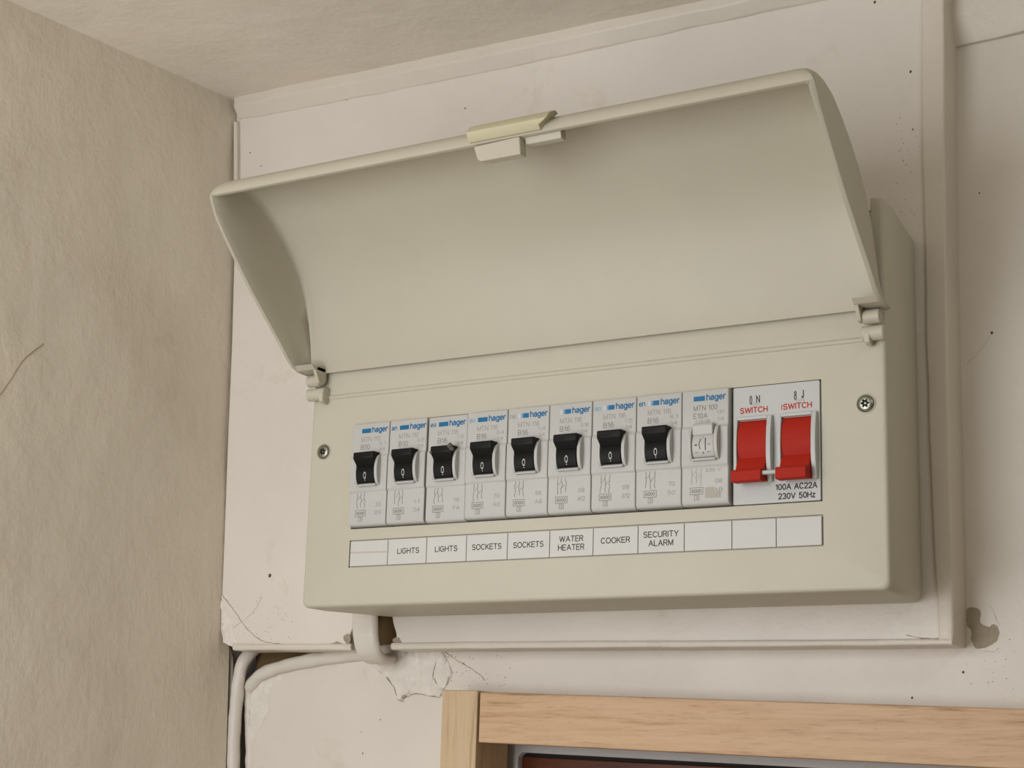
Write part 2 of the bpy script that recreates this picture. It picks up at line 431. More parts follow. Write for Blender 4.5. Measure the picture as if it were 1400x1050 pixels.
crack([(560, 889), (585, 891), (605, 897), (612, 905)], WY, .35, wb)
crack([(528, 925), (540, 943), (544, 956), (551, 959)], WY - .6, .3, wb)
crack([(551, 955), (562, 950), (575, 949), (600, 954)], WY - .6, .2, wb)
crack([(596, 905), (592, 925), (600, 938)], WY - .9, .22, wb)
crack([(1352, 826), (1360, 840), (1366, 855)], WY, .12, wb)
crack([(1345, 890), (1358, 891), (1364, 886)], WY, .1, wb)
crack([(1240, 868), (1255, 872), (1270, 873)], BY, .25, bd)
crack([(1357, 455), (1340, 480), (1322, 497)], WY, .1, wb)
def wallcrack(pts, w):
    bm = B(); P = []
    for a, b in pts:
        p = UX(a, b, lx(60)); P.append(UX(a, b, lx(p.z) + .1))
    P = smoothpath(P, 8); P = [Vector((lx(p.z) + .25, p.y + .4 * noise.noise(p * .5), p.z)) for p in P]
    tube(bm, P, w, 5); build('crack', bm, M['dirtline'], wl, 60)
wallcrack([(-6, 548), (14, 520), (32, 492), (60, 470)], .16)
def specks(parent, lst, y):
    bm = B()
    for a, b, r in lst:
        p = U(a, b, y); bmesh.ops.create_icosphere(bm, subdivisions=1, radius=r, matrix=Matrix.Translation(p) @ Matrix.Diagonal((1, .35, 1.1, 1)))
    o = build('paint_speck', bm, M['speck'], parent, 60); o['kind'] = 'stuff'; return o
rs = random.Random(3)
specks(bd, [(369, 787, .9), (1245, 98, .55), (1248, 177, .35), (1196, 3, .6), (636, 148, .4), (474, 136, .5), (342, 209, .4), (357, 227, .35)] +
       [(rs.uniform(330, 400), rs.uniform(820, 880), rs.uniform(.08, .2)) for _ in range(40)] +
       [(rs.uniform(1225, 1258), rs.uniform(160, 320), rs.uniform(.08, .22)) for _ in range(26)], BY)
specks(wb, [(1356, 455, .55), (1339, 264, .35), (1317, 919, .5), (1247, 954, .45), (496, 1030, .35), (520, 984, .3), (494, 1001, .25)] +
       [(rs.uniform(600, 700), rs.uniform(895, 940), rs.uniform(.08, .25)) for _ in range(50)] +
       [(rs.uniform(1320, 1398), rs.uniform(860, 960), rs.uniform(.07, .2)) for _ in range(26)], WY)

# door frame of pale beech, its inner frame and the top of a dark door
FY = 46
d1 = empty('door_1', (17, FY, -330), kind='structure')
def quad_prism(name, px, y0, y1, m, parent, bev=.5, extra=None):
    prof = [(U(a, b, y0).x, U(a, b, y0).z) for a, b in px]
    bm = B(); prism(bm, prof, y0, y1, 'y'); return build(name, bm, m, parent, 30, bev, 2)
q = [U(605, 943, FY), U(653, 944, FY), U(650, 1050, FY), U(598, 1050, FY)]
def down(a, b, z): return a + (b - a) * ((z - a.z) / (b.z - a.z))
ql = down(q[0], q[3], -330); qr = down(q[1], q[2], -330)
jw = 14.2
bm = B(); prism(bm, [(q[0].x, q[0].z), (q[1].x, q[1].z), (q[1].x, -330), (q[0].x, -330)], FY, WY + 6, 'y')
build('jamb', bm, M['beechZ'], d1, 30, .5)
h = [U(656, 946, FY + .4), U(1400, 969, FY + .4), U(1400, 1052, FY + .4), U(653.5, 1015, FY + .4)]
s1 = (h[1].z - h[0].z) / (h[1].x - h[0].x); s2 = (h[2].z - h[3].z) / (h[2].x - h[3].x)
XR = 470
bm = B(); prism(bm, [(h[0].x, h[0].z), (XR, h[0].z + s1 * (XR - h[0].x)), (XR, h[3].z + s2 * (XR - h[3].x)), (h[3].x, h[3].z)], FY + .4, WY + 4, 'y')
build('head', bm, M['beechX'], d1, 30, .6)
bm = B(); prism(bm, [(XR, 0), (XR + 16, 0), (XR + 16, -330), (XR, -330)], FY, WY + 6, 'y')
for v in bm.verts:
    if v.co.z > -100: v.co.z = h[0].z + s1 * (XR - h[0].x) + .4
build('jamb', bm, M['beechZ'], d1, 30, .5)
IY = 76
a = U(681, 1023, IY); b = U(705, 1021, IY)
zt = U(720, 1010, IY).z; zl = U(720, 1029, IY)
x_in = U(708, 1040, IY).x
zr = U(1380, 1064, IY); sl = (zr.z - zl.z) / (zr.x - zl.x)
bm = B(); prism(bm, [(a.x, zt + 6), (XR, zt + 6 + sl * XR), (XR, zl.z + sl * (XR - zl.x)), (x_in + 1.5, zl.z), (x_in, zl.z - 1.5), (x_in - .4, -330), (a.x, -330)], IY, IY + 8, 'y')
build('inner_frame', bm, M['framegrey'], d1, 30, .6)
bm = B(); prism(bm, [(x_in - 2.2, -330), (x_in - 2.2, zl.z - .2), (x_in - .9, zl.z + .5), (XR, zl.z + .5 + sl * (XR - zl.x)), (XR, -330)], IY + 4, IY + 12, 'y')
build('rubber_seal', bm, M['seal'], d1, 30, .2)
dp = [U(714, 1034, IY + 3), U(1400, 1069, IY + 3)]; s3 = (dp[1].z - dp[0].z) / (dp[1].x - dp[0].x)
bm = B(); prism(bm, [(dp[0].x, -330), (dp[0].x, dp[0].z), (XR - 5, dp[0].z + s3 * (XR - 5 - dp[0].x)), (XR - 5, -330)], IY + 3, IY + 14, 'y')
build('door_panel', bm, M['mahog'], d1, 30, .5)
bm = B(); box(bm, q[0].x + 14, XR, 95, 100, -330, -58)
build('doorway_shade_sheet', bm, M['dark'], d1, 30)  # near-black sheet behind the frame; the gap's shade is in its colour

# ------------------------------------------------------------------ the fuse box
X0, X1, Z0, Z1 = -22.0, 211.5, -15.2, 115.4
cu = empty('consumer_unit', (95, BY, Z0), 'cream plastic fuse box screwed to the white board, lid swung open', 'fuse box')
RC = 13.0                                                       # depth of the nesting recess behind the lid
def ring(x0, x1, z0, z1, r): return rrect(x0, x1, z0, z1, r, 5)
bm = B()
LX, LZ = 206.8, 78.5                                           # recess right edge and bottom edge
WX0, WX1, WZ0, WZ1 = -.3, 189.4, 14.2, 54.9                    # breaker window
TX0, TX1, TZ0, TZ1 = -.5, 189.6, -.5, 9.9                      # label tray
def outline(i):
    """front outline: rounded bottom corners, open notch at the top for the lid"""
    r = 2.6; x0, x1, z0, z1 = X0 + i, X1 - i, Z0 + i, Z1 - i
    out = []
    for k in range(6):
        a = math.radians(180 + 18 * k); out.append((x0 + r + r * math.cos(a), z0 + r + r * math.sin(a)))
    for k in range(6):
        a = math.radians(270 + 18 * k); out.append((x1 - r + r * math.cos(a), z0 + r + r * math.sin(a)))
    for k in range(4):
        a = math.radians(30 * k); out.append((x1 - 2 + 2 * math.cos(a), z1 - 2 + 2 * math.sin(a)))
    out += [(LX + i, z1), (LX + i, LZ - i), (X0 + 4.7 - i, LZ - i), (X0 + 4.7 - i, z1), (x0, z1)]
    return out
prev = None
loops = []
for inset, y in ((1.3, 0), (.75, .15), (.3, .6), (0, 1.5), (0, RC)):
    loops.append([(q[0], y, q[1]) for q in outline(inset)])
Lp = loft(bm, loops, True, False, False)
plate(bm, outline(1.3), [[(WX0, WZ0), (WX1, WZ0), (WX1, WZ1), (WX0, WZ1)], [(TX0, TZ0), (TX1, TZ0), (TX1, TZ1), (TX0, TZ1)]], 0)
walls(bm, [(WX0, WZ0), (WX1, WZ0), (WX1, WZ1), (WX0, WZ1)], 0, 12)
walls(bm, [(TX0, TZ0), (TX1, TZ0), (TX1, TZ1), (TX0, TZ1)], 0, 1.1)
bm.faces.new([bm.verts.new(p) for p in ((TX0, 1.1, TZ0), (TX1, 1.1, TZ0), (TX1, 1.1, TZ1), (TX0, 1.1, TZ1))])
# body behind
def taper(y):
    t = max(0, (y - RC)) / (BY - RC)
    return X0 + 5.5 * t, X1 - 5.4 * t, Z0 + .9 * t, Z1 + 1.6 * t
loops = []
for y, ins, r in ((RC, 0, 2.6), (22, 0, 3.2), (BY - 3, 0, 4.2), (BY - 1.2, .2, 4.2), (BY - .05, 1.0, 4.0)):
    x0, x1, z0, z1 = taper(y)
    loops.append([(q[0], y, q[1]) for q in ring(x0 + ins, x1 - ins, z0 + ins, z1 - ins, r)])
loft(bm, loops, True, False, True)
bm.faces.new([bm.verts.new((q[0], RC + .4, q[1])) for q in ring(X0 + .4, X1 - .4, Z0 + .4, Z1 - .4, 2.4)])
# recess panel, leaning back with a rounded top; breaker window stays open below it
rp = [(RC - .2, LZ - .5), (RC - .2, 108), (RC + .8, 112), (RC + 2.6, 114.4), (RC + 5, 115.3)]
A = [bm.verts.new((X0 + 3, q[0], q[1])) for q in rp]; Bv = [bm.verts.new((LX + .3, q[0], q[1])) for q in rp]
for i in range(4): bm.faces.new((A[i], Bv[i], Bv[i + 1], A[i + 1]))
bmesh.ops.remove_doubles(bm, verts=bm.verts[:], dist=.005)
cov = build('cover', bm, M['cover'], cu, 32)
bm = B(); box(bm, WX0 - 1, WX1 + 1, 11, 12, WZ0 - 1, WZ1 + 1)
build('inner_shade_sheet', bm, M['dark'], cu, 30)  # dark sheet closing the breaker window, its colour stands for the unlit inside
# bead below the hinge line
bm = B(); tube(bm, [(-15, .35, 66.8), (204.5, .35, 66.8)], 1.0, 14)
build('hinge_bead', bm, M['cover'], cu, 60)
# cover screws in countersunk collars
def screw(x, z, turn):
    s = empty('cover_screw', (x, 0, z)); s.parent = cu; s.location = (Vector((x, 0, z)) - org(cu)) * MM
    bm = B(); n = 28; lps = []
    for r, y in ((3.35, .02), (3.35, -.25), (3.05, -.35), (2.95, .0), (2.85, .25)):
        lps.append([(x + r * math.cos(2 * math.pi * k / n), y, z + r * math.sin(2 * math.pi * k / n)) for k in range(n)])
    loft(bm, lps, True, False, False); build('collar', bm, M['cover'], s, 40)
    bm = B(); lps = []
    def star(r, y):
        return [(x + r * rr * math.cos(a + turn), y, z + r * rr * math.sin(a + turn)) for a, rr in
                ((2 * math.pi * k / 36, .78 + .22 * math.cos(6 * 2 * math.pi * k / 36)) for k in range(36))]
    for r, y in ((2.85, .5), (2.85, -.1), (2.6, -.5), (2.1, -.85), (1.75, -.98)):
        lps.append([(x + r * math.cos(2 * math.pi * k / 36 + turn), y, z + r * math.sin(2 * math.pi * k / 36 + turn)) for k in range(36)])
    lps += [star(1.62, -.98), star(1.6, -.7)]
    loft(bm, lps, True, False, False); build('head', bm, M['steel'], s, 50)
    bm = B(); loft(bm, [star(1.66, -.72), star(1.66, .1)], True, True, True); build('socket', bm, M['dark'], s, 50)  # dark plug: the recess shade is put into its colour
    bm = B(); loft(bm, [[(x + (.36) * math.cos(2 * math.pi * k / 12), y, z + .36 * math.sin(2 * math.pi * k / 12)) for k in range(12)] for y in (.0, -.8)], True); build('pin', bm, M['steel'], s, 40)
    return s
screw(-15.2, 45.3, .3); screw(204.6, 45.3, 0)

# lid: curved sheet with two end cheeks, swung up and open
OUT = [(-66.2, 131.0), (-65.8, 133.2), (-64.6, 135.2), (-62.0, 137.2), (-58.5, 138.6), (-54.0, 139.7), (-48.5, 139.8), (-42.0, 138.2), (-34.5, 133.9),
       (-26.6, 128.2), (-19.6, 122.0), (-13.6, 115.0), (-9.2, 107.2), (-5.8, 97.8), (-3.6, 89.4), (-1.2, 76.4)]
CH = [(-66.2, 131.0), (-64.6, 128.2), (-62.6, 124.6), (-57.6, 119.2), (-52.2, 113.5), (-46.0, 107.2), (-40.0, 101.4), (-35.0, 97.2), (-30.0, 92.8),
      (-26.0, 89.4), (-22.0, 86.0), (-18.5, 82.8), (-15.5, 80.0), (-12.0, 77.6), (-8.2, 76.2), (-1.2, 76.0)]
lid = empty('lid', (95, -3, 74)); lid.parent = cu; lid.location = (Vector((95, -3, 74)) - org(cu)) * MM
bm = B()
def lerp2(a, b, t): return (a[0] + (b[0] - a[0]) * t, a[1] + (b[1] - a[1]) * t)
rows = []
R_ = 3.4
# left cheek from its chord edge inwards, corner round, the sheet, corner round, right cheek
for t, xx in ((1.0, -24.3), (.8, -23.7), (.6, -23.2), (.4, -22.6)): rows.append((t, xx, xx))
for k in range(1, 7):
    a = math.radians(15 * k); rows.append((.16 * (1 - math.sin(a)) , -22.2 + R_ * (1 - math.cos(a)), None))
n_mid = 14
for k in range(1, n_mid): rows.append((0, -18.8 + (211 - 3.4 + 18.8) * k / n_mid, None))
for k in range(6, 0, -1):
    a = math.radians(15 * k); rows.append((.16 * (1 - math.sin(a)), 211 - R_ * (1 - math.cos(a)), None))
for t, xx in ((.4, 211.7), (.6, 212.4), (.8, 213.2), (1.0, 214.0)): rows.append((t, xx, xx))
loops = []
for t, xx, _ in rows:
    lp = []
    for i_, (o_, c_) in enumerate(zip(OUT, CH)):
        f_ = min(1, i_ / 3); xq = xx
        if xx < -18.9: xq = -23.9 + (xx + 23.9) * (f_ if t > .3 else max(f_, (xx + 22.2) / 3.4))
        if xx > 207.7: xq = 213.6 + (xx - 213.6) * (f_ if t > .3 else max(f_, (211 - xx) / 3.4))
        lp.append((xq, *lerp2(o_, c_, t)))
    loops.append(lp)
Lr = [[bm.verts.new(p) for p in l] for l in loops]
for a, b in zip(Lr[:-1], Lr[1:]):
    for i in range(len(a) - 1): bm.faces.new((a[i], b[i], b[i + 1], a[i + 1]))
bmesh.ops.remove_doubles(bm, verts=bm.verts[:], dist=.01)
og = org(lid)
bmesh.ops.recalc_face_normals(bm, faces=bm.faces)
# normals must point outwards (away from the viewer's side), so that the thickness grows inwards
avg = sum((f.normal.y * f.calc_area() for f in bm.faces if abs(f.calc_center_median().x - 95) < 60))
if avg < 0: bmesh.ops.reverse_faces(bm, faces=bm.faces[:])
for v in bm.verts: v.co = (v.co - og) * MM
me = D.meshes.new('shell'); bm.to_mesh(me); bm.free()
sh = link('shell', me, M['lid'], lid)
m = sh.modifiers.new('thickness', 'SOLIDIFY'); m.thickness = 1.5 * MM; m.offset = -1; m.use_even_offset = True
m = sh.modifiers.new('bevel', 'BEVEL'); m.width = .3 * MM; m.segments = 2; m.limit_method = 'ANGLE'; m.angle_limit = math.radians(55)
for p in me.polygons: p.use_smooth = True
me.set_sharp_from_angle(angle=math.radians(60))
# latch on the rim
bm = B()
prism(bm, [(-68.4, 132.9), (-69.2, 134.4), (-67.4, 136.9), (-63.6, 138.9), (-61.5, 138.4), (-64.6, 133.4), (-65.6, 131.6), (-66.9, 131.5)], 91.0, 122.5, 'x')
for v in bm.verts:
    if v.co.x > 120 and v.co.z < 134: v.co.x -= 3.6
lt = build('latch', bm, M['latch'], lid, 30, .35)
bm = B(); prism(bm, [(92.6, 130.2), (110.6, 130.8), (111.3, 124.4), (95.6, 124.4), (94.2, 125.4)], -66.6, -62.5, 'y'); build('catch', bm, M['lid'], lt, 30, .5)
bm = B(); prism(bm, [(-64.4, 131.8), (-60.5, 132.6), (-60.5, 128.6), (-63.6, 128.6)], 111.2, 125.0, 'x'); build('catch', bm, M['lid'], lt, 30, .4)
# hinge arms and pins
def hinge(xa, xb, side):
    bm = B()
    # arm of the lid stepping in to the pin
    ax0, ax1 = (xb - .2, xb + 1.3) if side < 0 else (xa - 1.3, xa + .2)
    prism(bm, [(-2.4, 78.8), (-7.4, 78.4), (-9.2, 76.2), (-6.4, 71.4), (-3.4, 71.2), (-2.0, 73.0)], ax0, ax1, 'x')
    build('hinge_arm', bm, M['lid'], lid, 30, .3)
    bm = B()
    x0_, x1_ = (X0 - 1.6, xb + 1.3) if side < 0 else (xa - 1.3, X1 + 1.8)
    prism(bm, [(-2.6, 77.9), (-12.0, 77.9), (-9.6, 76.2), (-3.0, 76.0)], x0_, x1_, 'x')
    build('hinge_bridge', bm, M['lid'], lid, 30, .3)
    bm = B(); tube(bm, [(xa, -3.8, 73.1), (xa + .3, -3.8, 73.1), (xb - .3, -3.8, 73.1), (xb, -3.8, 73.1)], [2.0, 2.4, 2.4, 2.0], 18)
    build('hinge_pin', bm, M['lid'], lid, 40)
    bm = B(); xa2, xb2 = (X0 - .6, -13.8) if side < 0 else (204.6, X1 + .8)
    tube(bm, [(xa2, -2.2, 68.0), (xa2 + .4, -2.2, 68.0), (xb2 - .4, -2.2, 68.0), (xb2, -2.2, 68.0)], [2.0, 2.5, 2.5, 2.1], 18)
    build('hinge_knuckle', bm, M['cover'], cu, 40)
    bm = B(); xc = -15.2 if side < 0 else 206.6
    prism(bm, [(0.3, 69.5), (-3.6, 70.0), (-4.9, 67.8), (-4.2, 64.6), (-1.6, 63.9), (.3, 65.0)], xc - .9, xc + 1.2, 'x')
    build('hinge_clip', bm, M['cover'], cu, 30, .5)
hinge(-21.6, -15.6, -1); hinge(205.6, 211.6, 1)

# ------------------------------------------------------------------ lettering
def arc(cx, cy, rx, ry, a0, a1, n=10):
    return [(cx + rx * math.cos(math.radians(a0 + (a1 - a0) * k / n)), cy + ry * math.sin(math.radians(a0 + (a1 - a0) * k / n))) for k in range(n + 1)]
GL = {
 'A': (.72, [[(0, 0), (.36, 1), (.72, 0)], [(.12, .34), (.60, .34)]]),
 'B': (.60, [[(0, 0), (0, 1), (.34, 1)] + arc(.34, .76, .22, .24, 90, -90) + [(0, .52)], [(.34, .52)] + arc(.36, .26, .24, .26, 90, -90) + [(0, 0)]]),
 'C': (.68, [arc(.35, .5, .35, .5, 42, 318, 16)]),
 'E': (.56, [[(.56, 1), (0, 1), (0, 0), (.56, 0)], [(0, .52), (.5, .52)]]),
 'G': (.72, [arc(.36, .5, .36, .5, 45, 345, 16) + [(.71, .48), (.40, .48)]]),
 'H': (.62, [[(0, 0), (0, 1)], [(.62, 0), (.62, 1)], [(0, .52), (.62, .52)]]),
 'I': (.02, [[(0, 0), (0, 1)]]),
 'J': (.44, [[(.44, 1), (.44, .26)] + arc(.22, .25, .22, .25, 0, -170)]),
 'K': (.60, [[(0, 0), (0, 1)], [(.58, 1), (0, .36)], [(.20, .56), (.60, 0)]]),
 'L': (.50, [[(0, 1), (0, 0), (.50, 0)]]),
 'M': (.76, [[(0, 0), (0, 1), (.38, .06), (.76, 1), (.76, 0)]]),
 'N': (.64, [[(0, 0), (0, 1), (.64, 0), (.64, 1)]]),
 'O': (.76, [arc(.38, .5, .38, .5, 0, 360, 22)]),
 'R': (.60, [[(0, 0), (0, 1), (.36, 1)] + arc(.36, .75, .22, .25, 90, -90) + [(0, .50)], [(.34, .50), (.60, 0)]]),
 'S': (.60, [arc(.30, .74, .27, .26, 25, 250, 10) + arc(.30, .26, .29, .27, 75, -155, 10)]),
 'T': (.62, [[(0, 1), (.62, 1)], [(.31, 1), (.31, 0)]]),
 'U': (.62, [[(0, 1), (0, .30)] + arc(.31, .30, .31, .30, 180, 360) + [(.62, 1)]]),
 'V': (.68, [[(0, 1), (.34, 0), (.68, 1)]]),
 'W': (.98, [[(0, 1), (.24, 0), (.49, .96), (.74, 0), (.98, 1)]]),
 'Y': (.66, [[(0, 1), (.33, .45), (.66, 1)], [(.33, .45), (.33, 0)]]),
 'F': (.52, [[(.52, 1), (0, 1), (0, 0)], [(0, .52), (.46, .52)]]),
 '0': (.54, [arc(.27, .5, .27, .5, 0, 360, 18)]),
 '1': (.26, [[(0, .78), (.22, .98), (.22, 0)]]),
 '2': (.54, [arc(.27, .72, .26, .28, 165, -30, 8) + [(0, 0), (.54, 0)]]),
 '3': (.54, [arc(.26, .75, .25, .25, 150, -80, 9), arc(.26, .27, .27, .27, 80, -150, 9)]),
 '4': (.58, [[(.44, 0), (.44, 1), (0, .32), (.58, .32)]]),
 '5': (.54, [[(.48, 1), (.10, 1), (.05, .52)] + arc(.26, .32, .27, .32, 130, -150, 10)]),
 '6': (.54, [arc(.27, .30, .27, .30, 0, 360, 16), [(0, .34), (.06, .75), (.26, 1), (.48, .88)]]),
 '7': (.52, [[(0, 1), (.52, 1), (.18, 0)]]),
 '8': (.54, [arc(.27, .75, .23, .25, 0, 360, 14), arc(.27, .26, .27, .26, 0, 360, 14)]),
 'h': (.50, [[(0, 0), (0, 1)], [(0, .42)] + arc(.25, .42, .25, .28, 160, 0, 7) + [(.50, 0)]]),
 'n': (.50, [[(0, 0), (0, .70)], [(0, .42)] + arc(.25, .42, .25, .28, 160, 0, 7) + [(.50, 0)]]),
 'a': (.50, [[(.04, .56)] + arc(.25, .48, .23, .22, 140, 0, 6) + [(.48, 0)], [(.48, .42), (.22, .38)] + arc(.20, .19, .20, .19, 95, 300, 8) + [(.48, .16)]]),
 'g': (.50, [arc(.24, .34, .24, .34, 0, 360, 14), [(.50, .70), (.50, -.08)] + arc(.25, -.08, .25, .22, 0, -150, 7)]),
 'e': (.52, [[(.02, .36), (.50, .36)] + arc(.26, .35, .26, .35, 5, 315, 13)]),
 'r': (.34, [[(0, 0), (0, .70)], [(0, .40)] + arc(.24, .42, .24, .28, 170, 70, 5)]),
 'o': (.52, [arc(.26, .35, .26, .35, 0, 360, 14)]),
 'z': (.44, [[(0, .70), (.44, .70), (0, 0), (.44, 0)]]),
 '.': (.06, [[(.0, .0), (.06, 0)]]), '/': (.34, [[(0, -.05), (.34, 1.05)]]), ' ': (.28, []),
}
def put_text(bm, s, x0, x1, z0, z1, y, w=.26, shear=0.0):
    """lettering drawn stroke by stroke: uniform strokes, w mm wide, inside the given box"""
    x = 0; strokes = []
    for c in s:
        gw, gs = GL[c]
        for g_ in gs: strokes.append([(x + a, b) for a, b in g_])
        x += gw + .22
    x -= .22
    lo = -.30 if 'g' in s else 0; hi = 1 if any(c in 'hABCDEFGHIJKLMNOPRSTUVWY0123456789' for c in s) else .7
    i = w / 2
    for g_ in strokes:
        line(bm, [(x0 + i + (x1 - x0 - w) * a / max(x, .05) + shear * (b - lo), z0 + i + (z1 - z0 - w) * (b - lo) / (hi - lo)) for a, b in g_], w, y)
LC = [0]
def line(bm, pts, w, y):
    for a, b in zip(pts[:-1], pts[1:]):
        a = Vector(a); b = Vector(b); d = (b - a)
        if d.length < 1e-6: continue
        d.normalize(); n = Vector((-d.y, d.x)) * w / 2; a = a - d * w * .3; b = b + d * w * .3
        LC[0] += 1; yy = y - .005 * (LC[0] % 6)      # strokes lie over one another like layers of ink
        bm.faces.new([bm.verts.new((q.x, yy, q.y)) for q in (a + n, b + n, b - n, a - n)])
def printed(name, bm, m, parent, label=None):
    """ink lying on the surface"""
    o = build(name, bm, m, parent, 0)
    if label: o['label'] = label
    return o

# ------------------------------------------------------------------ circuit breakers
PIT = 17.5; ZB = 14.6; YF = -2.4
ord_ = ['first', 'second', 'third', 'fourth', 'fifth', 'sixth', 'seventh', 'eighth', 'ninth']
bprof = [(11, .2), (-1.0, .2), (-1.9, .5), (YF, 1.5), (YF, 13.0), (YF - .3, 13.4), (YF - .6, 13.8), (YF - .6, 26.5), (YF - .3, 26.9), (YF, 27.3), (YF, 39.5), (YF + .2, 39.9), (11, 39.9)]
def drum_profile(cy, cz_, R, a0, a1, n=12):
    return [(cy - R * math.cos(math.radians(a0 + (a1 - a0) * k / n)), cz_ + R * math.sin(math.radians(a0 + (a1 - a0) * k / n))) for k in range(n + 1)]
MC = {}
def cached(key, name, maker, m, parent, smooth=35, bevel=0, seg=2):
    """build once in local mm, then share the mesh data"""
    if key not in MC:
        bm = maker()
        bmesh.ops.recalc_face_normals(bm, faces=bm.faces)
        for v in bm.verts: v.co = v.co * MM
        me = D.meshes.new(name); bm.to_mesh(me); bm.free(); me.materials.append(m); MC[key] = me
        o = link(name, me, None, parent); fin(o, smooth, 0)
    else: o = link(name, MC[key], None, parent)
    if bevel:
        mo = o.modifiers.new('bevel', 'BEVEL'); mo.width = bevel * MM; mo.segments = seg; mo.limit_method = 'ANGLE'; mo.angle_limit = math.radians(28)
    return o
def cheek(xa, xb, zc, half, prot, y0=-1.5):
    bm = B(); pr = [(y0, zc + half)]
    for k in range(13):
        a = math.radians(-90 + 180 * k / 12)
        pr.append((YF - prot * math.cos(a) ** .8 if abs(math.cos(a)) > 1e-6 else YF, zc - half * math.sin(a)))
    pr.append((y0, zc - half))
    prism(bm, pr, xa, xb, 'x'); return bm
TC = 8.9
def toggle_up():
    bm = B(); prism(bm, [(0, 16.2)] + drum_profile(2.2, 19.6, 7.7, -25, 32) + [(-3.0, 27.0), (0, 27.0)], TC - 4.0, TC + 4.1, 'x')
    # lever: narrow at the drum, flaring to a wide tip
    A = [(-4.6, 22.2), (-5.0, 22.4), (-7.0, 25.3), (-7.0, 27.5), (-6.5, 27.9), (-2.6, 27.9)]
    lo = [bm.verts.new((TC - (4.0 if i < 2 or i == 5 and False else 4.6), *q)) for i, q in enumerate(A)]
    hi = [bm.verts.new((TC + (4.1 if i < 2 else 4.7), *q)) for i, q in enumerate(A)]
    n = len(A)
    for i in range(n): bm.faces.new((lo[i], lo[(i + 1) % n], hi[(i + 1) % n], hi[i]))
    bm.faces.new(lo); bm.faces.new(hi[::-1]); return bm
def drum_y(zl, cy=2.2, cz_=19.6, R=7.7): return cy - math.sqrt(max(0, R * R - (zl - cz_) ** 2))
models = ['MTN 110', 'MTN 110', 'MTN 116', 'MTN 116', 'MTN 116', 'MTN 116', 'MTN 116', 'MTN 116', 'MTN 100']
ratings = ['B10', 'B10', 'B16', 'B16', 'B16', 'B16', 'B16', 'B16', 'E10A']
frag = [None, 'an', 'eo', 'ao', 'no', None, 'ao', 'en', None]
fragm = [None, 'blue', 'blue', 'blue2', 'inkgrey', None, 'blue2', 'blue', None]
barm = ['blue', 'blue', 'blue', 'blue', 'bluefade', 'bluefade', 'bluefade', 'bluefade', 'blue']
desc = ['grey-faced breaker with black switch above the blank stained label, first from the left',
        'grey-faced breaker with black switch above the left-hand LIGHTS label',
        'grey-faced breaker with chipped black switch above the right-hand LIGHTS label',
        'grey-faced breaker with black switch above the left-hand SOCKETS label',
        'grey-faced breaker with black switch above the right-hand SOCKETS label',
        'grey-faced breaker with black switch above the WATER HEATER label',
        'grey-faced breaker with black switch above the COOKER label',
        'grey-faced breaker with black switch above the SECURITY ALARM label',
        'grey breaker marked E10A with a pale grey lever, beside the red switches']
rg = random.Random(11)
